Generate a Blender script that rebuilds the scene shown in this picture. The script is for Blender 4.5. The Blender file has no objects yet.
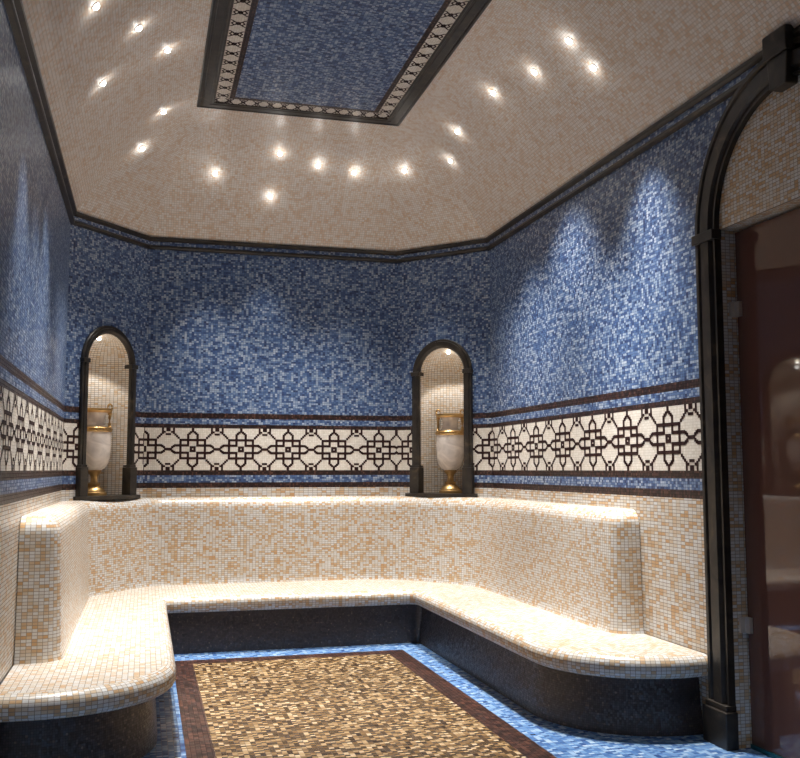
import bpy, bmesh, math, random
from mathutils import Vector
from mathutils.geometry import tessellate_polygon
random.seed(7)
PI = math.pi
sc = bpy.context.scene
COL = sc.collection

# ------------------------------------------------------------------ sizes (metres)
XL, XR, YB, YF = -.625, 2.958, 8.723, -.6      # room sides
YC, XCL, XCR = 7.978, -.012, 2.291              # where the corners are cut off
CORN0, CORN1 = 3.395, 3.49                      # cornice
RISE, COVE, VP = .78, 1.0, 1.7                           # vault
POLY = [(XR, YF), (XR, YC), (XCR, YB), (XCL, YB), (XL, YC), (XL, YF)]   # counter-clockwise
SEAT_Z, BACK_Z = .43, 1.175

# ------------------------------------------------------------------ materials
def rgb(r, g, b):
    f = lambda c: c/255/12.92 if c/255 <= .04045 else ((c/255+.055)/1.055)**2.4
    return (f(r), f(g), f(b), 1)

def new_mat(name):
    m = bpy.data.materials.new(name); m.use_nodes = True
    nt = m.node_tree; nt.nodes.clear()
    out = nt.nodes.new('ShaderNodeOutputMaterial'); b = nt.nodes.new('ShaderNodeBsdfPrincipled')
    nt.links.new(b.outputs[0], out.inputs[0])
    return m, nt, b

def mosaic(name, tw, th, cols, grout, rough=.25, cluster=.35, cscale=.35, gap=.07, tilt=.05, spec=.5, stretch=1.0):
    """small rectangular tiles laid on the UV map (which is in metres), a random shade per tile"""
    m, nt, b = new_mat(name); N, L = nt.nodes.new, nt.links.new
    def math_(op, a, c=None, d=None):
        n = N('ShaderNodeMath'); n.operation = op
        for i, v in enumerate((a, c, d)):
            if v is None: continue
            if isinstance(v, (int, float)): n.inputs[i].default_value = v
            else: L(v, n.inputs[i])
        return n.outputs[0]
    uv = N('ShaderNodeUVMap'); sep = N('ShaderNodeSeparateXYZ'); L(uv.outputs[0], sep.inputs[0])
    y = math_('DIVIDE', sep.outputs[1], th)
    x = math_('DIVIDE', sep.outputs[0], tw)
    fx, fy = math_('FLOOR', x), math_('FLOOR', y)
    cell = N('ShaderNodeCombineXYZ'); L(fx, cell.inputs[0]); L(fy, cell.inputs[1])
    wn = N('ShaderNodeTexWhiteNoise'); wn.noise_dimensions = '2D'; L(cell.outputs[0], wn.inputs['Vector'])
    sclv = N('ShaderNodeVectorMath'); sclv.operation = 'MULTIPLY'
    L(cell.outputs[0], sclv.inputs[0]); sclv.inputs[1].default_value = (cscale, cscale*stretch, 1)
    no = N('ShaderNodeTexNoise'); no.noise_dimensions = '2D'; no.inputs['Scale'].default_value = 1
    no.inputs['Detail'].default_value = 1.5; L(sclv.outputs[0], no.inputs['Vector'])
    nz = N('ShaderNodeMapRange'); nz.inputs[1].default_value = .3; nz.inputs[2].default_value = .7
    L(no.outputs['Fac'], nz.inputs[0])
    fac = math_('ADD', math_('MULTIPLY', wn.outputs['Value'], 1-cluster), math_('MULTIPLY', nz.outputs[0], cluster))
    ramp = N('ShaderNodeValToRGB'); cr = ramp.color_ramp
    while len(cr.elements) > 1: cr.elements.remove(cr.elements[-1])
    cr.elements[0].position = cols[0][0]; cr.elements[0].color = cols[0][1]
    for p, c in cols[1:]:
        e = cr.elements.new(p); e.color = c
    L(fac, ramp.inputs[0])
    def edge(v):
        f = math_('FRACT', v)
        return math_('MINIMUM', f, math_('SUBTRACT', 1.0, f))
    g = math_('LESS_THAN', math_('MINIMUM', math_('MULTIPLY', edge(x), tw/th), edge(y)), gap)
    mix = N('ShaderNodeMix'); mix.data_type = 'RGBA'
    L(g, mix.inputs['Factor']); L(ramp.outputs[0], mix.inputs['A']); mix.inputs['B'].default_value = grout
    L(mix.outputs['Result'], b.inputs['Base Color'])
    L(math_('ADD', math_('MULTIPLY', g, .4), rough), b.inputs['Roughness'])
    b.inputs['Specular IOR Level'].default_value = spec
    # every tile sits at a slightly different angle
    geo = N('ShaderNodeNewGeometry')
    sub = N('ShaderNodeVectorMath'); sub.operation = 'SUBTRACT'; L(wn.outputs['Color'], sub.inputs[0]); sub.inputs[1].default_value = (.5, .5, .5)
    ma = N('ShaderNodeVectorMath'); ma.operation = 'MULTIPLY_ADD'; L(sub.outputs[0], ma.inputs[0]); ma.inputs[1].default_value = (tilt,)*3
    L(geo.outputs['Normal'], ma.inputs[2])
    nn = N('ShaderNodeVectorMath'); nn.operation = 'NORMALIZE'; L(ma.outputs[0], nn.inputs[0])
    L(nn.outputs[0], b.inputs['Normal'])
    return m

CREAM = [(0, rgb(213, 213, 213)), (.42, rgb(206, 202, 196)), (.58, rgb(202, 190, 173)), (.72, rgb(199, 174, 143)), (.92, rgb(192, 152, 106))]
M = {}
M['blue'] = mosaic('blue_mosaic', .021, .0165, [(.12, rgb(36, 52, 92)), (.34, rgb(58, 84, 130)), (.52, rgb(88, 114, 154)), (.68, rgb(138, 155, 178)), (.88, rgb(172, 183, 198))],
                   rgb(64, 78, 104), .36, .4, .5, .06, .05)
M['cream'] = mosaic('cream_mosaic', .027, .0172, CREAM, rgb(138, 128, 114), .28, .16, .3, .08, .04)
M['wall_cream'] = mosaic('cream_wall_mosaic', .042, .0195, CREAM, rgb(132, 120, 106), .28, .18, .3, .08, .04)
M['niche_cream'] = mosaic('niche_cream_mosaic', .030, .0175, [(0, rgb(230, 226, 220)), (.5, rgb(226, 216, 202)), (.8, rgb(220, 202, 176)), (1, rgb(212, 180, 140))], rgb(132, 120, 106), .28, .2, .3, .09, .04)
M['vault_cream'] = mosaic('vault_mosaic', .021, .018, [(0, rgb(233, 228, 222)), (.42, rgb(228, 218, 208)), (.64, rgb(222, 204, 186)), (.92, rgb(214, 184, 154))], rgb(188, 177, 164), .32, .35, .3, .07, .04)
M['frieze_white'] = mosaic('ivory_mosaic', .01636, .01636, [(0, rgb(230, 225, 216)), (1, rgb(212, 204, 192))], rgb(192, 184, 170), .5, .2, .3, .05, .03, .3)
M['frieze_dark'] = mosaic('brown_mosaic', .0164, .0175, [(.05, rgb(24, 12, 11)), (.55, rgb(44, 26, 22)), (.92, rgb(88, 60, 50))], rgb(30, 19, 17), .32, .15, .5, .05, .06)
M['inlay'] = mosaic('inlay_mosaic', .0164, .0164, [(0, rgb(34, 13, 13)), (1, rgb(52, 24, 22))], rgb(44, 20, 18), .5, .2, .5, .04, .02, .3)
M['floor_blue'] = mosaic('floor_blue_mosaic', .030, .022, [(.1, rgb(48, 78, 132)), (.4, rgb(84, 126, 182)), (.65, rgb(132, 170, 210)), (.9, rgb(186, 208, 228))], rgb(60, 80, 112), .22, .4, .6, .06, .06)
M['floor_brown'] = mosaic('floor_brown_mosaic', .026, .021, [(.1, rgb(26, 12, 9)), (.5, rgb(54, 30, 24)), (.9, rgb(104, 66, 52))], rgb(28, 17, 14), .28, .2, .5, .06, .08)
M['floor_gold'] = mosaic('floor_gold_mosaic', .027, .021, [(.12, rgb(46, 29, 16)), (.36, rgb(92, 68, 40)), (.6, rgb(142, 112, 74)), (.82, rgb(192, 162, 120)), (.97, rgb(228, 206, 172))], rgb(60, 42, 24), .25, .15, .7, .05, .16)
M['plinth_dark'] = mosaic('dark_plinth_mosaic', .012, .012, [(.1, rgb(28, 24, 27)), (.55, rgb(46, 41, 46)), (.85, rgb(64, 56, 58)), (.97, rgb(108, 94, 84))], rgb(32, 26, 26), .34, .2, .4, .05, .3, 1.0)  # slight blue in the base colour stands in for the floor's reflection

def stone_mat():
    m, nt, b = new_mat('dark_marble'); N, L = nt.nodes.new, nt.links.new
    tc = N('ShaderNodeTexCoord')
    n1 = N('ShaderNodeTexNoise'); n1.inputs['Scale'].default_value = 7; n1.inputs['Detail'].default_value = 8; n1.inputs['Distortion'].default_value = 1.2
    L(tc.outputs['Object'], n1.inputs['Vector'])
    r = N('ShaderNodeValToRGB'); e = r.color_ramp.elements
    e[0].position = .32; e[0].color = rgb(29, 25, 22); e[1].position = .62; e[1].color = rgb(54, 47, 39)
    x = e.new(.78); x.color = rgb(88, 76, 58)
    L(n1.outputs['Fac'], r.inputs[0]); L(r.outputs[0], b.inputs['Base Color'])
    b.inputs['Roughness'].default_value = .42
    return m
M['stone'] = stone_mat()

def marble_mat():
    m, nt, b = new_mat('veined_white_marble'); N, L = nt.nodes.new, nt.links.new
    tc = N('ShaderNodeTexCoord')
    n1 = N('ShaderNodeTexNoise'); n1.inputs['Scale'].default_value = 6; n1.inputs['Detail'].default_value = 6; n1.inputs['Distortion'].default_value = 1.6
    L(tc.outputs['Object'], n1.inputs['Vector'])
    r = N('ShaderNodeValToRGB'); e = r.color_ramp.elements
    e[0].position = .35; e[0].color = rgb(196, 186, 178); e[1].position = .6; e[1].color = rgb(232, 222, 212)
    L(n1.outputs['Fac'], r.inputs[0]); L(r.outputs[0], b.inputs['Base Color'])
    b.inputs['Roughness'].default_value = .2
    return m
M['marble'] = marble_mat()

def plain(name, c, rough=.4, metal=0, noise=0.0, ior=1.5):
    m, nt, b = new_mat(name); N, L = nt.nodes.new, nt.links.new
    tc = N('ShaderNodeTexCoord'); n = N('ShaderNodeTexNoise'); n.inputs['Scale'].default_value = 25
    L(tc.outputs['Object'], n.inputs['Vector'])
    mix = N('ShaderNodeMix'); mix.data_type = 'RGBA'; L(n.outputs['Fac'], mix.inputs['Factor'])
    mix.inputs['A'].default_value = tuple(v*(1-noise) for v in c[:3])+(1,)
    mix.inputs['B'].default_value = tuple(min(1, v*(1+noise)) for v in c[:3])+(1,)
    L(mix.outputs['Result'], b.inputs['Base Color'])
    b.inputs['Roughness'].default_value = rough; b.inputs['Metallic'].default_value = metal; b.inputs['IOR'].default_value = ior
    return m
M['gold'] = plain('gilded_bronze', rgb(202, 166, 112), .38, 1, .15)
M['chrome'] = plain('brushed_steel', rgb(205, 198, 190), .35, .6, .05)
M['glass'] = plain('bronze_glass', rgb(98, 68, 60), .03, 0, .03, 1.62)
M['teal'] = plain('teal_glass_edge', rgb(20, 84, 96), .2, 0, .1)
M['ring'] = plain('lamp_ring', rgb(226, 216, 202), .5, 0, .05)

def emit(name, c, s):
    m = bpy.data.materials.new(name); m.use_nodes = True; nt = m.node_tree; nt.nodes.clear()
    o = nt.nodes.new('ShaderNodeOutputMaterial'); e = nt.nodes.new('ShaderNodeEmission')
    e.inputs[0].default_value = c; e.inputs[1].default_value = s; nt.links.new(e.outputs[0], o.inputs[0])
    return m
M['lens'] = emit('lamp_lens', (1, .97, .93, 1), 40)
M['niche_lens'] = emit('niche_lamp_lens', (1, .94, .84, 1), 25)

# ------------------------------------------------------------------ helpers
class MB:
    """collects faces with per-corner UVs and material slots, builds ONE mesh object"""
    def __init__(s): s.v = []; s.f = []; s.uv = []; s.mi = []; s.mats = []
    def slot(s, mat):
        if mat not in s.mats: s.mats.append(mat)
        return s.mats.index(mat)
    def face(s, pts, uvs=None, mat=None):
        i0 = len(s.v); s.v += [tuple(p) for p in pts]; s.f.append(tuple(range(i0, i0+len(pts))))
        s.uv += list(uvs) if uvs else [(0, 0)]*len(pts); s.mi.append(s.slot(mat))
    def grid(s, rows, uvrows, mat, flip=False):
        for i in range(len(rows)-1):
            for j in range(len(rows[0])-1):
                q = [(i, j), (i, j+1), (i+1, j+1), (i+1, j)]
                if flip: q.reverse()
                s.face([rows[a][b] for a, b in q], [uvrows[a][b] for a, b in q], mat)
    def box(s, fr, s0, s1, z0, z1, h0, h1, mat):
        P = lambda a, b, c: fr.p(a, b, c)
        c = [[[P(a, b, h) for h in (h0, h1)] for b in (z0, z1)] for a in (s0, s1)]
        Q = lambda pts, uv: s.face(pts, uv, mat)
        uvz = [(s0, z0), (s1, z0), (s1, z1), (s0, z1)]
        Q([c[0][0][1], c[1][0][1], c[1][1][1], c[0][1][1]], uvz)
        Q([c[1][0][0], c[0][0][0], c[0][1][0], c[1][1][0]], uvz)
        uh = [(h0, z0), (h1, z0), (h1, z1), (h0, z1)]
        Q([c[0][0][0], c[0][0][1], c[0][1][1], c[0][1][0]], uh)
        Q([c[1][0][1], c[1][0][0], c[1][1][0], c[1][1][1]], uh)
        us = [(s0, h0), (s1, h0), (s1, h1), (s0, h1)]
        Q([c[0][1][1], c[1][1][1], c[1][1][0], c[0][1][0]], us)
        Q([c[0][0][0], c[1][0][0], c[1][0][1], c[0][0][1]], us)
    def build(s, name, parent=None, smooth=None, kind=None, weld=True, bevel=0):
        me = bpy.data.meshes.new(name); me.from_pydata(s.v, [], s.f)
        for m in s.mats: me.materials.append(m)
        me.polygons.foreach_set('material_index', s.mi)
        ul = me.uv_layers.new(name='UVMap')
        for i, c in enumerate(s.uv): ul.data[i].uv = c
        if weld:
            bm = bmesh.new(); bm.from_mesh(me); bmesh.ops.remove_doubles(bm, verts=bm.verts, dist=1e-5); bm.to_mesh(me); bm.free()
        if smooth:
            me.shade_smooth(); me.set_sharp_from_angle(angle=math.radians(smooth))
        me.update()
        o = bpy.data.objects.new(name, me); COL.objects.link(o)
        if bevel:
            md = o.modifiers.new('bevel', 'BEVEL'); md.width = bevel; md.segments = 2; md.limit_method = 'ANGLE'
        if parent:
            o.parent = parent
            o.location = -Vector(parent.location)
        if kind: o['kind'] = kind
        return o

class Frame:
    """wall frame: s along the wall, z up, h out of the wall into the room"""
    def __init__(s, A, B):
        s.A = Vector((A[0], A[1], 0)); d = Vector((B[0]-A[0], B[1]-A[1], 0)); s.L = d.length; s.d = d.normalized()
        s.n = Vector((-s.d.y, s.d.x, 0))
    def p(s, a, z, h=0): return s.A + s.d*a + s.n*h + Vector((0, 0, z))

def empty(name, loc, label=None, cat=None, group=None, kind=None):
    o = bpy.data.objects.new(name, None); COL.objects.link(o); o.location = loc; o.empty_display_size = .1
    return tag(o, label, cat, group, kind)
def tag(o, label=None, cat=None, group=None, kind=None):
    if label: o['label'] = label
    if cat: o['category'] = cat
    if group: o['group'] = group
    if kind: o['kind'] = kind
    return o

def offset_poly(pts, d, closed=True):
    """inward offset (to the left of the direction of travel) with mitres"""
    out = []; n = len(pts)
    for i in range(n):
        p = Vector(pts[i]).to_2d()
        a = Vector(pts[i-1]).to_2d() if (closed or i > 0) else None
        b = Vector(pts[(i+1) % n]).to_2d() if (closed or i < n-1) else None
        ns = []
        if a is not None: e = (p-a).normalized(); ns.append(Vector((-e.y, e.x)))
        if b is not None: e = (b-p).normalized(); ns.append(Vector((-e.y, e.x)))
        if len(ns) == 2:
            m = (ns[0]+ns[1]); m = m.normalized(); m = m/max(.35, m.dot(ns[0]))
        else: m = ns[0]
        out.append((p.x+m.x*d, p.y+m.y*d))
    return out

def round_corners(pts, radii, seg=10):
    """open polyline, corner i rounded with radii[i]"""
    out = [pts[0]]
    for i in range(1, len(pts)-1):
        r = radii[i]; p = Vector(pts[i]); a = (Vector(pts[i-1])-p).normalized(); b = (Vector(pts[i+1])-p).normalized()
        if r <= 0: out.append(pts[i]); continue
        half = a.angle(b)/2; t = r/math.tan(half); c = p+(a+b).normalized()*(r/math.sin(half))
        s0 = p+a*t-c; s1 = p+b*t-c
        a0 = math.atan2(s0.y, s0.x); a1 = math.atan2(s1.y, s1.x); da = (a1-a0+PI) % (2*PI)-PI
        for k in range(seg+1):
            g = a0+da*k/seg; out.append((c.x+r*math.cos(g), c.y+r*math.sin(g)))
    out.append(pts[-1]); return out

def fill(mb, loop, z, mat, up=True):
    pts = [Vector((x, y, 0)) for x, y in loop]
    for t in tessellate_polygon([pts]):
        q = [pts[i] for i in t]
        nz = (q[1]-q[0]).cross(q[2]-q[0]).z
        if (nz > 0) != up: q.reverse()
        mb.face([(v.x, v.y, z) for v in q], [(v.x, v.y) for v in q], mat)

def lathe(mb, prof, c, mat, seg=40):
    rows = [[(c[0]+r*math.cos(2*PI*k/seg), c[1]+r*math.sin(2*PI*k/seg), c[2]+z) for k in range(seg+1)] for r, z in prof]
    uv = [[(k/seg*.6, z) for k in range(seg+1)] for r, z in prof]
    mb.grid(rows, uv, mat)

def tube(mb, path, r, mat, seg=10, cap=True):
    path = [Vector(p) for p in path]; rows = []
    ref = Vector((0, 0, 1))
    for i, p in enumerate(path):
        t = (path[min(i+1, len(path)-1)]-path[max(i-1, 0)]).normalized()
        u = t.cross(ref)
        if u.length < .05: u = t.cross(Vector((1, 0, 0)))
        u.normalize(); w = u.cross(t)
        rr = r[i] if isinstance(r, (list, tuple)) else r
        rows.append([p+u*rr*math.cos(2*PI*k/seg)+w*rr*math.sin(2*PI*k/seg) for k in range(seg+1)])
    mb.grid(rows, [[(k*.01, i*.01) for k in range(seg+1)] for i in range(len(rows))], mat)
    if cap:
        mb.face(rows[0][:-1][::-1], None, mat); mb.face(rows[-1][:-1], None, mat)

# ------------------------------------------------------------------ walls
ZD4B, ZD4T, ZD3B, ZWB, ZWT, ZD2T, ZD1B, ZD1T = 1.258, 1.306, 1.370, 1.4145, 1.7885, 1.824, 1.875, 1.924
BANDS = [(0, ZD4B, 'wall_cream'), (ZD4B, ZD4T, 'frieze_dark'), (ZD4T, ZD3B, 'blue'), (ZD3B, ZWB, 'frieze_dark'), (ZWB, ZWT, 'frieze_white'),
         (ZWT, ZD2T, 'frieze_dark'), (ZD2T, ZD1B, 'blue'), (ZD1B, ZD1T, 'frieze_dark'), (ZD1T, 3.46, 'blue')]

def motif():
    """one repeat of the frieze in half-tile units, x -26..26, y -23..23 (rectangles x0,x1,y0,y1)"""
    R = []
    def sym(x0, x1, y0, y1, mx=True, my=True):
        for sx in ((1, -1) if mx else (1,)):
            for sy in ((1, -1) if my else (1,)):
                a, b = sorted((x0*sx, x1*sx)); c, d = sorted((y0*sy, y1*sy)); R.append((a, b, c, d))
    sym(12, 14, -11, 11, my=False); sym(-12, 12, 9, 11, mx=False)                    # square
    sym(4, 6, 11, 16.5); sym(4, 6, 3, 9)                                             # upright arm
    sym(2.6, 4.6, 16, 18); sym(1, 3, 17.4, 19.4); sym(-1.1, 1.1, 18.6, 23, mx=False)
    sym(14, 19.5, 3, 5); sym(6, 12, 3, 5)                                            # lying arm
    sym(19, 21, 2.2, 4.2); sym(20.6, 22.6, 1, 3); sym(22, 26, -1.1, 1.1, my=False)
    sym(-3, 3, 1, 3, mx=False); sym(1, 3, -1, 1, my=False)                           # ring
    for k in range(4): sym(14.2+k*1.7, 16+k*1.7, 11.4+k*1.75, 13.2+k*1.75)           # stepped diagonal
    sym(19.4, 21, 19, 23); sym(21.4, 23, 17.8, 19.4); sym(24, 26, 19.6, 23); sym(23.4, 26, 15.4, 17)
    return R
MOTIF = motif(); GROW = .3

def frieze(mb, fr, phase, unit, s0, s1, hole=None, z0=ZWB, z1=ZWT, h=.0012, mat=None):
    uz = (z1-z0)/46; zc = (z0+z1)/2; k0 = int((s0-phase)/(52*unit))-1; k1 = int((s1-phase)/(52*unit))+2
    spans = [(s0, s1)] if not hole else [(s0, hole[0]), (hole[1], s1)]
    for k in range(k0, k1):
        c = phase+k*52*unit
        for x0, x1, y0, y1 in MOTIF:
            for a, b in spans:
                p, q = max(a, c+(x0-GROW)*unit), min(b, c+(x1+GROW)*unit)
                if q-p < 1e-4: continue
                zz0, zz1 = max(z0, zc+(y0-GROW)*uz), min(z1, zc+(y1+GROW)*uz)
                mb.face([fr.p(p, zz0, h), fr.p(q, zz0, h), fr.p(q, zz1, h), fr.p(p, zz1, h)],
                        [(p, zz0), (q, zz0), (q, zz1), (p, zz1)], mat or M['inlay'])

def wall(name, A, B, phase, unit, hole=None, niche=None):
    """hole = (s0, s1, ztop): a rectangular opening; niche = (centre, half width, floor z, spring z)"""
    fr = Frame(A, B); mb = MB()
    for z0, z1, mn in BANDS:
        zs = [z0, z1]
        if hole and z0 < hole[2] < z1: zs.append(hole[2])
        if niche:
            c, a, zf, zp = niche
            zs += [z for z in [zf, zp]+[zp+a*math.sin(PI/2*k/14) for k in range(1, 15)] if z0 < z < z1]
        zs = sorted(set(zs))
        for a0, a1 in zip(zs, zs[1:]):
            m = M[mn]
            quads = [((0, fr.L), (0, fr.L))]
            if hole and (a0+a1)/2 < hole[2]:
                quads = [((0, hole[0]),)*2, ((hole[1], fr.L),)*2]
            if niche and a0 >= zf-1e-6 and a1 <= zp+a+1e-6:
                w = lambda z: a if z <= zp else math.sqrt(max(0, a*a-(z-zp)**2))
                quads = [((0, c-w(a0)), (0, c-w(a1))), ((c+w(a0), fr.L), (c+w(a1), fr.L))]
            for (b0, b1), (t0, t1) in quads:
                mb.face([fr.p(b0, a0), fr.p(b1, a0), fr.p(t1, a1), fr.p(t0, a1)], [(b0, a0), (b1, a0), (t1, a1), (t0, a1)], m)
    hs = None
    if niche: hs = (niche[0]-.26, niche[0]+.26)
    if hole: hs = (hole[0]-.02, hole[1]+.02)
    frieze(mb, fr, phase, unit, 0, fr.L, hs)
    return mb, fr

DOOR_C, DOOR_RI, DOOR_RO, DOOR_SPRING = 3.83, .595, .77, 2.68
DS0, DS1, DZT = DOOR_C-DOOR_RI-YF, DOOR_C+DOOR_RI-YF, 2.70
U1, U2 = .0082, .00942
mb, FR = wall('wall_right', POLY[0], POLY[1], 7.948-YF, U2, hole=(DS0, DS1, DZT))
DEEP = .24                                        # thickness of the wall seen in the doorway
for s, flip in ((DS1, False), (DS0, True)):       # jambs
    rows = [[FR.p(s, z, -DEEP*k) for k in (0, 1)] for z in (0, DZT)]
    mb.grid(rows, [[(DEEP*k, z) for k in (0, 1)] for z in (0, DZT)], M['cream'], flip)
mb.face([FR.p(DS0, DZT), FR.p(DS1, DZT), FR.p(DS1, DZT, -DEEP), FR.p(DS0, DZT, -DEEP)], [(DS0, 0), (DS1, 0), (DS1, DEEP), (DS0, DEEP)], M['cream'])
wr = mb.build('wall_right', kind='structure')
# the field of pale mosaic under the arch
mb = MB(); rr = DOOR_RI+.02; n = 32; h = .008
arc = [(DOOR_C-YF+rr*math.cos(PI*k/n), DZT+.0+max(0, rr*math.sin(PI*k/n)-.02)) for k in range(n+1)]
mb.face([FR.p(s, z, h) for s, z in arc[::-1]], arc[::-1], M['cream'])
mb.face([FR.p(arc[0][0], DZT, 0), FR.p(arc[0][0], DZT, h), FR.p(arc[-1][0], DZT, h), FR.p(arc[-1][0], DZT, 0)], None, M['cream'])
mb.build('arch_field', parent=wr)

mbL, FL = wall('wall_left', POLY[4], POLY[5], .25, U2); mbL.build('wall_left', kind='structure')
mbB, FB = wall('wall_back', POLY[2], POLY[3], XCR-.409, U1); mbB.build('wall_back', kind='structure')
mbF, FF = wall('wall_front', POLY[5], POLY[0], .2, U2); mbF.build('wall_front', kind='structure')

NW, NSP, NF, ND = .235, 2.30, 1.205, .32           # niche half width, springing, floor, depth
def niche_wall(name, A, B, c, phase, NW=NW):
    mb, fr = wall(name, A, B, phase, U1, niche=(c, NW, NF-.03, NSP))
    n, nz = 24, 10
    rows, uvs = [], []
    zz = [NF-.03+(NSP-NF+.03)*k/8 for k in range(9)]
    for z in zz:
        rows.append([fr.p(c-NW*math.cos(PI*k/n), z, -ND*math.sin(PI*k/n)) for k in range(n+1)]); uvs.append([(k/n*.85, z) for k in range(n+1)])
    for j in range(1, nz+1):
        f = PI/2*j/nz; q = math.cos(f)
        rows.append([fr.p(c-NW*q*math.cos(PI*k/n), NSP+NW*math.sin(f), -ND*q*math.sin(PI*k/n)) for k in range(n+1)])
        uvs.append([(k/n*.85, NSP+.38*j/nz) for k in range(n+1)])
    m2 = MB(); m2.grid(rows, uvs, M['niche_cream'])
    w = mb.build(name, kind='structure')
    m2.build('niche_recess', parent=w, smooth=40)
    return fr
FNR = niche_wall('wall_back_right', POLY[1], POLY[2], .50, -.02)
NLC = .478
NWL = .258
FNL = niche_wall('wall_back_left', POLY[3], POLY[4], NLC, .9625-.15, NWL)

# ------------------------------------------------------------------ floor
mb = MB()
fill(mb, POLY, 0, M['floor_blue'])
fl = mb
z = .0015
GX0, GX1, GY1, RX0, RX1, RY1 = .375, 1.86, 7.32, .235, 2.005, 7.465
GY0, RY0 = .55, .40
fl.face([(GX0, GY0, z), (GX1, GY0, z), (GX1, GY1, z), (GX0, GY1, z)], [(GX0, GY0), (GX1, GY0), (GX1, GY1), (GX0, GY1)], M['floor_gold'])
for x0, x1, y0, y1 in ((RX0, GX0, RY0, RY1), (GX1, RX1, RY0, RY1), (GX0, GX1, GY1, RY1), (GX0, GX1, RY0, GY0)):
    fl.face([(x0, y0, z), (x1, y0, z), (x1, y1, z), (x0, y1, z)], [(x0, y0), (x1, y0), (x1, y1), (x0, y1)], M['floor_brown'])
x0, x1 = XR, XR+DEEP
fl.face([(x0, DOOR_C-DOOR_RI, 0), (x1, DOOR_C-DOOR_RI, 0), (x1, DOOR_C+DOOR_RI, 0), (x0, DOOR_C+DOOR_RI, 0)], [(x0, 3), (x1, 3), (x1, 4), (x0, 4)], M['floor_blue'])
fl.build('floor', kind='structure')

# ------------------------------------------------------------------ vaulted ceiling
mb = MB(); n = 18
loops, vv = [], []
INS = .03
for k in range(n+1):
    t = k/n; loops.append((offset_poly(POLY, INS+COVE*t), CORN1+RISE*(1-(1-t)**VP))); vv.append(t*1.28)
for i in range(6):
    A, B = Vector(POLY[i]), Vector(POLY[(i+1) % 6]); d = (B-A).normalized(); j = (i+1) % 6
    for k in range(n):
        (l0, z0), (l1, z1) = loops[k], loops[k+1]
        U = lambda p: (Vector(p)-A).dot(d)+i*3.1
        mb.face([(*l0[i], z0), (*l0[j], z0), (*l1[j], z1), (*l1[i], z1)], [(U(l0[i]), vv[k]), (U(l0[j]), vv[k]), (U(l1[j]), vv[k+1]), (U(l1[i]), vv[k+1])], M['vault_cream'])
ZTOP = CORN1+RISE
fill(mb, loops[-1][0], ZTOP, M['vault_cream'], up=False)
mb.build('ceiling', kind='structure', smooth=30)

# panel in the vault: moulded dark stone frame, patterned border, blue field
PX0, PX1, PY0, PY1 = .325, 1.968, .62, 7.43
pnl = empty('trim_1', ((PX0+PX1)/2, (PY0+PY1)/2, ZTOP), kind='structure')
def rect(d): return [(PX0+d, PY0+d), (PX1-d, PY0+d), (PX1-d, PY1-d), (PX0+d, PY1-d)]
mb = MB()
prof = [(0, 0), (0, .016), (.008, .022), (.022, .022), (.025, .017), (.036, .017), (.04, .022), (.092, .022), (.096, .018), (.112, .018), (.116, .021), (.13, .021), (.135, 0)]
ls = [[(*p, ZTOP-h) for p in rect(d)] for d, h in prof]
for a, b in zip(ls, ls[1:]):
    for i in range(4):
        j = (i+1) % 4; mb.face([a[i], b[i], b[j], a[j]], None, M['stone'])
mb.build('panel_frame', parent=pnl)
mb = MB(); h = ZTOP-.014
d0, d1, d2 = .125, .235, .275
def ring(da, db, mat, hh):
    a, b = rect(da), rect(db)
    for i in range(4):
        j = (i+1) % 4; mb.face([(*a[i], hh), (*b[i], hh), (*b[j], hh), (*a[j], hh)], [a[i], b[i], b[j], a[j]], mat)
ring(d0, d1, M['frieze_white'], h)
ring(d1, d2, M['frieze_dark'], h-.001)
q = rect(d2-.005)
mb.face([(*p, h-.0005) for p in q[::-1]], q[::-1], M['blue'])
# small latticed repeat along the pale border
class CF:                                          # frame lying on the ceiling
    def __init__(s, A, B):
        s.A = Vector((*A, h)); d = Vector((B[0]-A[0], B[1]-A[1], 0)); s.L = d.length; s.d = d.normalized(); s.n = Vector((-s.d.y, s.d.x, 0))
    def p(s, a, b, c=0): return s.A+s.d*a+s.n*b-Vector((0, 0, c))
ra = rect(.132)
for i in range(4):
    cf = CF(ra[i], ra[(i+1) % 4]); W = .103; per = .15 if i % 2 else .10; nn = int(cf.L/per); per = cf.L/nn
    for k in range(nn):
        c = (k+.5)*per
        def bar(x0, y0, x1, y1, w=.0055):
            a, b = Vector((x0, y0)), Vector((x1, y1)); t = (b-a).normalized(); m = Vector((-t.y, t.x))*w
            pts = [a-m, b-m, b+m, a+m][::-1]
            mb.face([cf.p(c+v.x, v.y, .0012) for v in pts], [(v.x, v.y) for v in pts], M['inlay'])
        for sx in (1, -1):
            bar(sx*per/2, W*.5, sx*per*.22, W*.92); bar(sx*per/2, W*.5, sx*per*.22, W*.08)
            bar(sx*per*.22, W*.92, sx*per*.22, W*.99); bar(sx*per*.22, W*.01, sx*per*.22, W*.08)
            bar(sx*per*.5, W*.36, sx*per*.36, W*.5); bar(sx*per*.5, W*.64, sx*per*.36, W*.5)
        bar(-per*.5, W*.92, -per*.36, W*.75); bar(per*.5, W*.92, per*.36, W*.75); bar(-per*.5, W*.08, -per*.36, W*.25); bar(per*.5, W*.08, per*.36, W*.25)
mb.build('panel_mosaic', parent=pnl, weld=False)

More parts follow.
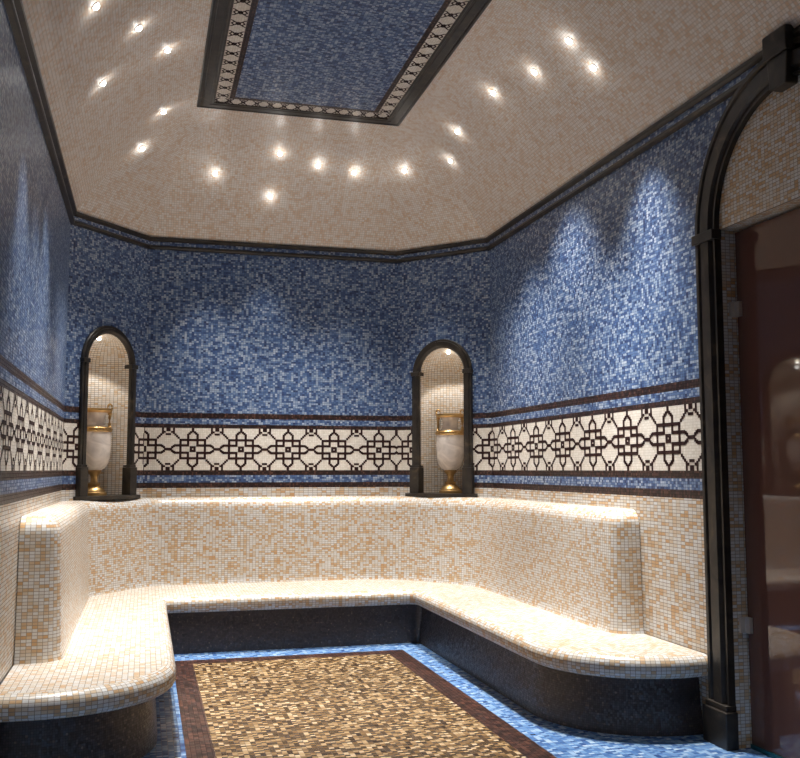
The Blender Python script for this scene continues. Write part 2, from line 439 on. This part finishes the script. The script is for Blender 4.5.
# ------------------------------------------------------------------ cornice
mb = MB()
prof = [(0, CORN0-.005), (.028, CORN0), (.034, CORN0+.006), (.034, CORN0+.02), (.026, CORN0+.026), (.022, CORN0+.03), (.022, CORN0+.062),
        (.030, CORN0+.066), (.046, CORN0+.074), (.05, CORN0+.082), (.05, CORN1), (.02, CORN1+.012)]
lo = [(offset_poly(POLY, d), z) for d, z in prof]
for k, ((a, z0), (b, z1)) in enumerate(zip(lo, lo[1:])):
    for i in range(6):
        j = (i+1) % 6; A = Vector(POLY[i]); d = (Vector(POLY[j])-A).normalized()
        U = lambda p: (Vector(p)-A).dot(d)
        mb.face([(*a[i], z0), (*a[j], z0), (*b[j], z1), (*b[i], z1)], [(U(a[i]), z0), (U(a[j]), z0), (U(b[j]), z1), (U(b[i]), z1)],
                M['blue'] if k == 5 else M['stone'])
mb.build('trim_2', kind='structure')

# ------------------------------------------------------------------ bench: seat, dark plinth, backrest
bench = empty('mosaic_bench', (1.167, 7.7, 0), 'cream mosaic U-shaped bench with high rounded backrest along three walls', 'bench')
SX0, SX1, SYB, SYE = .185, 2.165, 7.70, 4.62
def end_curve(xin, ye, sgn):
    a, b = .653, .66                               # super-ellipse corner
    xc, yc = xin+sgn*a, ye+b
    return [(xc-sgn*a*math.sin(PI/2*k/20)**(2/2.15), yc-b*math.cos(PI/2*k/20)**(2/2.15)) for k in range(21)]
def front_path(x0, x1, yb, yr, yl):
    r = [(XR-.003, yr+.012)]+end_curve(x1, yr, 1); l = [(XL+.003, yl+.012)]+end_curve(x0, yl, -1)
    pts = r+[(x1, 6.5), (x1, yb), (x0, yb), (x0, 6.5)]+l[::-1]
    return pts, [0 if p not in ((x1, yb), (x0, yb)) else .04 for p in pts]
def resample(pts, step, keep):
    out = [pts[0]]
    for a, b in zip(pts, pts[1:]):
        d = math.dist(a, b); n = max(1, int(d/step))
        out += [(a[0]+(b[0]-a[0])*k/n, a[1]+(b[1]-a[1])*k/n) for k in range(1, n+1)]
    return out
front = round_corners(*front_path(SX0, SX1, SYB, SYE, SYE-.03), 6)
foot = round_corners(*front_path(SX0-.10, SX1-.0+.07, SYB+.06, SYE+.10, SYE+.12), 6)
# travelling from right end to left end the room's middle is on the left, so +offset goes into the room
def sweep(mb, path, prof, mat, closed=False):
    """prof: (inset towards the wall, z)"""
    L = [0]
    for a, b in zip(path, path[1:]): L.append(L[-1]+math.dist(a, b))
    v = [0]
    for a, b in zip(prof, prof[1:]): v.append(v[-1]+math.dist(a, b))
    rows = [[(*p, z) for p in offset_poly(path, -d, closed)] for d, z in prof]
    uv = [[(l, prof[0][1]+w) for l in L] for w in v]
    mb.grid(rows, uv, mat, flip=True)
    return rows
def clampx(rows):
    for r in rows:
        for i, p in enumerate(r): r[i] = (min(XR-.002, max(XL+.002, p[0])), p[1], p[2])
TH = .118
prof = []
for k in range(9):
    a = PI/2*k/8; prof.append((.06-.06*math.sin(a), SEAT_Z-.055+.055*math.cos(a)))
for k in range(1, 7):
    a = PI/2*k/6; prof.append((.045-.045*math.cos(a), SEAT_Z-TH+.045-.045*math.sin(a)))
prof.append((.21, SEAT_Z-TH))
mb = MB(); rows = sweep(mb, front, prof, M['cream'])
inner = offset_poly(front, -.06, False)
inset = offset_poly(POLY, .002)
loop = [(min(XR-.002, max(XL+.002, x)), y) for x, y in inner]+[inset[4], inset[3], inset[2], inset[1]]
fill(mb, loop, SEAT_Z, M['cream'])
mb.v = [(min(XR-.002, max(XL+.002, x)), y, z) for x, y, z in mb.v]
mb.build('seat', parent=bench, smooth=50)
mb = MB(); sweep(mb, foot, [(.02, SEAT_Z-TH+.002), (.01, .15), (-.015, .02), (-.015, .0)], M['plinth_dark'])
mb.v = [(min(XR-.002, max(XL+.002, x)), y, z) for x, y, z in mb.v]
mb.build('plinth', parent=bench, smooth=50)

BR, BB, BC, BYE = .185, .13, .14, 5.35
fr_pts = [(XR-.003, BYE), (XR-BR, BYE), (XR-BR, 7.86), (XCR-.08, YB-BB), (XCL+.08, YB-BB), (XL+.222, 7.99), (XL+.222, BYE), (XL+.003, BYE)]
path = round_corners(fr_pts, [0, .11, .75, .6, .3, .2, .1, 0], 12)
mb = MB()
prof = [(-.012, SEAT_Z+.0), (-.004, SEAT_Z+.02), (0, SEAT_Z+.05)]+[(.02*k/4, SEAT_Z+.05+(BACK_Z-.1-SEAT_Z-.05)*k/4) for k in range(1, 4)]
for k in range(9):
    a = PI/2*k/8; prof.append((.02+.09*(1-math.cos(a)), BACK_Z-.1+.1*math.sin(a)))
rows = sweep(mb, path, prof, M['cream'])
mb2 = MB(); mb2.v, mb2.f, mb2.uv, mb2.mi, mb2.mats = mb.v, mb.f, mb.uv, mb.mi, mb.mats
mb2.v = [(min(XR-.002, max(XL+.002, x)), y, z) for x, y, z in mb2.v]
top = [(min(XR-.002, max(XL+.002, p[0])), p[1]) for p in rows[-1]]
fill(mb2, top+[inset[4], inset[3], inset[2], inset[1]], BACK_Z, M['cream'])
mb2.build('backrest', parent=bench, smooth=50)

# ------------------------------------------------------------------ niche surrounds, vases, lamps
def niche_frame(fr, c, label, NW=NW, jw=.081):
    e = empty('niche_surround', fr.p(c, NF-.03), label, 'niche surround', 'dark stone arch surrounds of the wall niches')
    a, b, out = NW, NW+jw, .036
    for sg in (1, -1):
        mb = MB(); x0, x1 = sorted((c+sg*a, c+sg*b))
        mb.box(fr, x0, x1, NF, NSP, -.05, out-.008, M['stone'])
        xm0, xm1 = sorted((c+sg*(a+.018), c+sg*(b-.022))); mb.box(fr, xm0, xm1, NF, NSP, out-.01, out, M['stone'])
        mb.build('jamb', parent=e, bevel=.003)
        mb = MB(); x0, x1 = sorted((c+sg*(a-.004), c+sg*(b+.006)))
        mb.box(fr, x0, x1, NSP-.012, NSP+.025, -.05, out+.006, M['stone']); mb.build('impost', parent=e, bevel=.004)
        mb = MB(); x0, x1 = sorted((c+sg*(a-.006), c+sg*(b+.012)))
        mb.box(fr, x0, x1, NF, NF+.235, -.04, out+.015, M['stone'])
        xm0, xm1 = sorted((c+sg*(a-.002), c+sg*(b+.006))); mb.box(fr, xm0, xm1, NF+.235, NF+.255, -.04, out+.006, M['stone'])
        mb.build('plinth_block', parent=e, bevel=.004)
    mb = MB(); n = 28
    pr = [(a, -.05), (a, out-.02), (a+.012, out-.008), (a+.02, out), (b-.024, out), (b-.02, out-.012), (b-.006, out-.014), (b, out-.02), (b, 0)]
    rows = [[fr.p(c-r*math.cos(PI*k/n), NSP+.03*0+r*math.sin(PI*k/n), h) for k in range(n+1)] for r, h in pr]
    mb.grid(rows, [[(k*.02, i*.02) for k in range(n+1)] for i in range(len(pr))], M['stone'], flip=True)
    mb.build('arch', parent=e, smooth=30)
    mb = MB()                                       # sill with a gently bowed front that runs back into the niche
    n = 16; w = .36
    frontp = [(c-w+2*w*k/n, .075+.035*math.sin(PI*k/n)) for k in range(n+1)]
    backp = [(c+NW*math.cos(PI*k/16), -(ND-.002)*math.sin(PI*k/16)) for k in range(17)]
    lp = frontp+[(c+w, .001)]+[(c+NW-.001, .001)]+backp[1:-1]+[(c-NW+.001, .001), (c-w, .001)]
    loop = [fr.p(s, 0, h) for s, h in lp]
    fill(mb, [(v.x, v.y) for v in loop], NF, M['stone'])
    zb = BACK_Z
    m = len(loop)
    for i in range(m):
        p, q = loop[i], loop[(i+1) % m]
        mb.face([(p.x, p.y, NF), (p.x, p.y, zb), (q.x, q.y, zb), (q.x, q.y, NF)], None, M['stone'])
    mb.build('sill', parent=e)
    return e
niche_frame(FNR, .50, 'dark stone arch frame of the niche on the right of the back wall')
niche_frame(FNL, NLC, 'dark stone arch frame of the niche on the left of the back wall', NWL, .068)

def arc3(c, u, r, a0, a1, n=12): return [(c[0]+u.x*r*math.cos(a0+(a1-a0)*k/n), c[1]+u.y*r*math.cos(a0+(a1-a0)*k/n), c[2]+r*math.sin(a0+(a1-a0)*k/n)) for k in range(n+1)]
def vase(loc, rz, label):
    e = empty('marble_vase', (0, 0, 0), label, 'vase', 'marble vases in the niches')
    u = Vector((1, 0, 0)); v = Vector((0, 1, 0))
    def part(name, fn, mat=None, sm=40, bev=0):
        mb = MB(); fn(mb); return mb.build(name, parent=e, smooth=sm, bevel=bev)
    G, W = M['gold'], M['marble']
    part('foot', lambda m: lathe(m, [(.001, 0), (.098, 0), (.1, .01), (.098, .022), (.086, .03), (.084, .04), (.07, .058), (.05, .074), (.042, .084), (.05, .09), (.05, .1), (.04, .106), (.001, .106)], (0, 0, 0), G))
    part('stem', lambda m: lathe(m, [(.03, .1), (.027, .125), (.026, .15), (.034, .17), (.05, .19), (.056, .2), (.05, .212), (.03, .214)], (0, 0, 0), G))
    part('body', lambda m: lathe(m, [(.03, .205), (.06, .211), (.086, .232), (.106, .27), (.117, .32), (.121, .38), (.122, .46), (.12, .51), (.118, .532), (.03, .534)], (0, 0, 0), W))
    def collar(m):
        lathe(m, [(.09, .53), (.124, .53), (.127, .537), (.124, .544), (.122, .556), (.127, .562), (.122, .57), (.09, .572)], (0, 0, 0), G)
        for k in range(30):
            a = 2*PI*k/30; lathe(m, [(.0005, -.007), (.006, -.004), (.007, 0), (.006, .004), (.0005, .007)], (.122*math.cos(a), .122*math.sin(a), .55), G, 8)
    part('collar', collar)
    part('neck', lambda m: lathe(m, [(.08, .568), (.084, .58), (.07, .592), (.066, .61), (.066, .645), (.07, .668), (.082, .69), (.088, .7), (.08, .706)], (0, 0, 0), W))
    part('rim', lambda m: lathe(m, [(.05, .69), (.112, .694), (.122, .702), (.126, .714), (.122, .726), (.114, .728), (.11, .722), (.09, .716), (.05, .716)], (0, 0, 0), G))
    for sg in (1, -1):
        def handle(m):
            x = .104*sg
            tube(m, [(x, 0, .562), (x, 0, .60), (x, 0, .65), (x*1.05, 0, .70), (x*1.16, 0, .735)]+
                 [(x*1.16-sg*.017*(1-math.cos(t)), 0, .737+.031*math.sin(t)) for t in [PI*k/10 for k in range(1, 11)]]+[(x*1.16-sg*.03, 0, .722)],
                 [.0125, .0115, .0115, .0115, .009]+[.0075]*10+[.006], G)
            lathe(m, [(.0005, 0), (.017, 0), (.018, .008), (.013, .014), (.0005, .014)], (x, 0, .568), G, 14)
            lathe(m, [(.0005, 0), (.014, 0), (.017, .008), (.014, .016), (.0005, .016)], (x, 0, .676), G, 14)
        part('handle', handle)
    e.location = loc; e.rotation_euler.z = rz; e.scale = (1.07, 1.07, 1.0)
    return e
pr = FNR.p(.495, NF, -.13); pl_ = FNL.p(.46, NF, -.135)
vase(pr, -.31, 'white marble vase with gilt mounts in the niche on the right')
vase(pl_, .04, 'white marble vase with gilt mounts in the left niche, half hidden by the frame')

def spot(name, loc, energy, angle, blend, target=None, size=.02, color=(1, .975, .945)):
    ld = bpy.data.lights.new(name, 'SPOT'); ld.energy = energy; ld.spot_size = math.radians(angle); ld.spot_blend = blend
    ld.shadow_soft_size = size; ld.color = color
    o = bpy.data.objects.new(name, ld); COL.objects.link(o); o.location = loc
    if target is not None:
        o.rotation_euler = (Vector(target)-Vector(loc)).to_track_quat('-Z', 'Y').to_euler()
    return o
def point(name, loc, energy, size=.02, color=(1, .972, .94)):
    ld = bpy.data.lights.new(name, 'POINT'); ld.energy = energy; ld.shadow_soft_size = size; ld.color = color
    o = bpy.data.objects.new(name, ld); COL.objects.link(o); o.location = loc
    return o

def lamp(name, loc, nrm, label, cat, group, r=.020, lens='lens'):
    """small downlight: metal ring and a domed glowing lens"""
    nrm = Vector(nrm).normalized(); q = Vector((0, 0, 1)).rotation_difference(nrm)
    e = empty(name, loc, label, cat, group)
    def part(nm, prof, mat):
        mb = MB(); lathe(mb, prof, (0, 0, 0), mat, 24); mb.v = [q @ Vector(p) for p in mb.v]
        o = mb.build(nm, parent=e, smooth=40); o.location = (0, 0, 0)
    part('ring', [(r*.9, -.004), (r*1.16, -.004), (r*1.18, .001), (r*1.1, .003), (r, .003), (r*.9, .002)], M['ring'])
    part('lens', [(r*.98, .0), (r*.95, .006), (r*.75, .013), (r*.4, .018), (.0005, .019)], M[lens])
    return e
for fr, c, nm, NW in ((FNR, .50, 'right', NW), (FNL, NLC, 'left', NWL)):
    d = .11; q = math.sqrt(1-(d/ND)**2)
    zc = NSP+NW*q-.012
    p = fr.p(c, zc, -d)
    lamp('niche_lamp', p, (0, 0, -1), 'tiny glowing downlight inside the top of the %s niche' % nm, 'niche lamp', 'niche downlights', .017, 'niche_lens')
    spot('niche_spot', fr.p(c, zc-.035, -d), 12, 74, .3, fr.p(c, 1.2, -.2))
    point('niche_glow', fr.p(c, zc-.06, -d+.02), .1)

LAMPS = [
 ((-0.309, 5.024), 'ceiling downlight at the top left edge, nearest the left wall and the viewer'),
 ((-0.102, 5.645), 'middle ceiling downlight of the slanting row of three left of the blue panel'),
 ((0.074, 6.195), 'ceiling downlight at the lower end of the slanting row of three, nearest the panel frame'),
 ((-0.316, 6.039), 'lone ceiling downlight close to the left cornice, below the slanting row of three'),
 ((0.069, 7.308), 'ceiling downlight just left of the near left corner of the dark panel frame'),
 ((-0.084, 7.829), 'ceiling downlight above the cut left corner of the room'),
 ((0.529, 8.246), 'ceiling downlight left of the pair over the middle of the back cornice'),
 ((1.065, 8.039), 'upper ceiling downlight of the close pair below the panel edge'),
 ((1.025, 8.38), 'lowest ceiling downlight, lower one of the close pair near the back cornice'),
 ((1.411, 8.116), 'ceiling downlight just right of the close pair, under the panel edge'),
 ((1.743, 8.15), 'ceiling downlight under the right lower corner of the dark panel frame'),
 ((2.171, 7.99), 'ceiling downlight above the right niche, next to the cut right corner'),
 ((2.437, 7.485), 'lower ceiling downlight of the upright pair at the right of the panel corner'),
 ((2.34, 7.005), 'upper ceiling downlight of the upright pair at the right of the panel corner'),
 ((2.34, 6.192), 'ceiling downlight halfway along the right side of the dark panel frame'),
 ((2.424, 5.648), 'ceiling downlight just left of and below the two at the right end of the row'),
 ((2.438, 5.142), 'topmost ceiling downlight at the right end of the row'),
 ((2.6, 5.151), 'rightmost ceiling downlight, nearest to the right wall cornice'),
]
def vault(x, y):
    t = 9
    for i in range(6):
        a, b = Vector(POLY[i]), Vector(POLY[(i+1) % 6]); d = (b-a).normalized(); m = Vector((-d.y, d.x))
        s = (Vector((x, y))-a).dot(m)
        if s < t: t, nn = s, m
    t -= INS
    if t >= COVE: return ZTOP, Vector((0, 0, -1))
    sl = RISE*VP*(1-t/COVE)**(VP-1)/COVE
    return CORN1+RISE*(1-(1-t/COVE)**VP), Vector((nn.x*sl, nn.y*sl, -1)).normalized()
GAIN = {0: 1.5, 1: 1.9, 2: 1.4, 3: 1.5, 4: 1.5, 5: 1.5, 6: 1.0, 8: .45, 13: 1.6, 14: 1.3, 15: 1.9, 16: 2.0, 17: 1.05}
AIM = {14: (2.85, 6.42, .5), 13: (2.75, 7.0, 0), 3: (-.06, 6.5, 0), 5: (-.1, 7.4, 0), 0: (-.06, 5.1, 0), 4: (-.1, 7.1, 0)}   # gimbals turned a little
for k, ((x, y), lab) in enumerate(LAMPS):
    z, nm = vault(x, y); p = Vector((x, y, z))
    lamp('ceiling_lamp', p+nm*.004, nm, lab, 'ceiling light', 'small round downlights in the vault')
    spot('ceiling_spot', p+Vector((0, 0, -.05)), 250*GAIN.get(k, .95), 68 if k in (14, 17) else 54, 1.0, AIM.get(k, p+Vector((0, 0, -1))))
    point('ceiling_glow', p+nm*.055, .14)
# added fill spots without fittings, in the unseen front half of the vault
for x, y in ((-.2, 1.2), (-.1, 3.2), (.6, .2), (1.7, .2), (2.4, 1.3), (2.3, 2.6)):
    z, nm = vault(x, y); spot('front_fill_spot', (x, y, z-.05), 110, 80, 1.0, (x, y, 0))

# ------------------------------------------------------------------ doorway: stone surround and glass door
ds = empty('door_surround', FR.p(DOOR_C-YF, 0), 'dark stone round-arched door surround with keystone on the right wall', 'door surround')
C0 = DOOR_C-YF; a, b, out = DOOR_RI, DOOR_RO, .05
pr = [(a, -.002), (a, out-.012), (a+.012, out-.012), (a+.018, out-.022), (a+.035, out-.022), (a+.045, out), (b-.06, out), (b-.05, out-.016), (b-.03, out-.016), (b-.022, out-.006), (b, out-.006), (b, -.002)]
for sg in (1, -1):
    mb = MB(); z0, z1 = .20, DOOR_SPRING-.02
    rows = [[FR.p(C0+sg*r, z, h) for z in (z0, 1.2, z1)] for r, h in pr]
    mb.grid(rows, [[(i*.02, z) for z in (0, 1, 2)] for i in range(len(pr))], M['stone'], flip=(sg > 0))
    mb.build('pilaster', parent=ds)
    mb = MB(); x0, x1 = sorted((C0+sg*(a-.012), C0+sg*(b+.012))); mb.box(FR, x0, x1, DOOR_SPRING-.03, DOOR_SPRING+.025, 0, out+.012, M['stone'])
    mb.build('impost', parent=ds, bevel=.005)
    mb = MB(); x0, x1 = sorted((C0+sg*(a-.022), C0+sg*(b+.02))); mb.box(FR, x0, x1, 0, .185, 0, out+.022, M['stone'])
    x0, x1 = sorted((C0+sg*(a-.01), C0+sg*(b+.01))); mb.box(FR, x0, x1, .185, .215, 0, out+.01, M['stone'])
    mb.build('plinth_block', parent=ds, bevel=.005)
mb = MB(); n = 40
rows = [[FR.p(C0+r*math.cos(PI*k/n), DOOR_SPRING+.02+(r)*math.sin(PI*k/n)*(.985), h) for k in range(n+1)] for r, h in pr]
mb.grid(rows, [[(k*.05, i*.02) for k in range(n+1)] for i in range(len(pr))], M['stone'])
mb.build('arch', parent=ds, smooth=25)
mb = MB()
def wedge(mb, w0, w1, z0, z1, h0, h1):
    c = [FR.p(C0+s*w, z, h) for z, w in ((z0, w0), (z1, w1)) for s in (-1, 1) for h in (h0, h1)]
    for q in ((0, 2, 3, 1), (4, 5, 7, 6), (1, 3, 7, 5), (0, 4, 6, 2), (0, 1, 5, 4), (2, 6, 7, 3)): mb.face([c[i] for i in q], None, M['stone'])
C0 -= .02; wedge(mb, .06, .078, DOOR_SPRING+.565, 3.40, 0, .075); wedge(mb, .088, .088, 3.40, 3.52, 0, .088)
mb.build('keystone', parent=ds, bevel=.006)

door = empty('door_1', (XR+.095, DOOR_C, 0), 'brown tinted glass door in the arched doorway of the right wall', 'door', kind='structure')
GH = -.085
mb = MB(); mb.box(FR, DS0+.006, DS1-.006, .022, DZT-.012, GH-.012, GH, M['glass']); mb.build('glass_pane', parent=door)
mb = MB(); mb.box(FR, DS0+.01, DS1-.01, .001, .022, GH-.02, GH+.012, M['teal']); mb.build('bottom_seal', parent=door)
for z in (.62, 2.27):
    mb = MB(); mb.box(FR, DS1-.05, DS1-.001, z-.04, z+.04, GH+.0005, GH+.022, M['chrome']); mb.box(FR, DS1-.014, DS1-.001, z-.04, z+.04, GH+.02, GH+.05, M['chrome'])
    mb.build('hinge', parent=door, bevel=.002)
mb = MB(); tube(mb, [FR.p(DS0+.07, .95, GH+.001), FR.p(DS0+.07, .95, GH+.05), FR.p(DS0+.07, 1.25, GH+.05), FR.p(DS0+.07, 1.25, GH+.001)], .011, M['chrome']); mb.build('handle', parent=door)

# ------------------------------------------------------------------ world, camera, view
w = bpy.data.worlds.new('world'); sc.world = w; w.use_nodes = True
w.node_tree.nodes['Background'].inputs[0].default_value = (.01, .01, .012, 1)
cam = bpy.data.cameras.new('camera'); cam.sensor_width = 36; cam.lens = 955.6/800*36; cam.clip_start = .05
co = bpy.data.objects.new('camera', cam); COL.objects.link(co)
co.location = (0, 0, 1.42); co.rotation_euler = (PI/2+.0945, 0, -.26)
sc.camera = co
sc.view_settings.view_transform = 'Standard'; sc.view_settings.look = 'None'; sc.view_settings.gamma = 1
sc.view_settings.exposure = -.08
sc.cycles.max_bounces = 8; sc.cycles.diffuse_bounces = 5; sc.cycles.glossy_bounces = 3
sc.cycles.sample_clamp_indirect = 6
sc.cycles.use_denoising = True
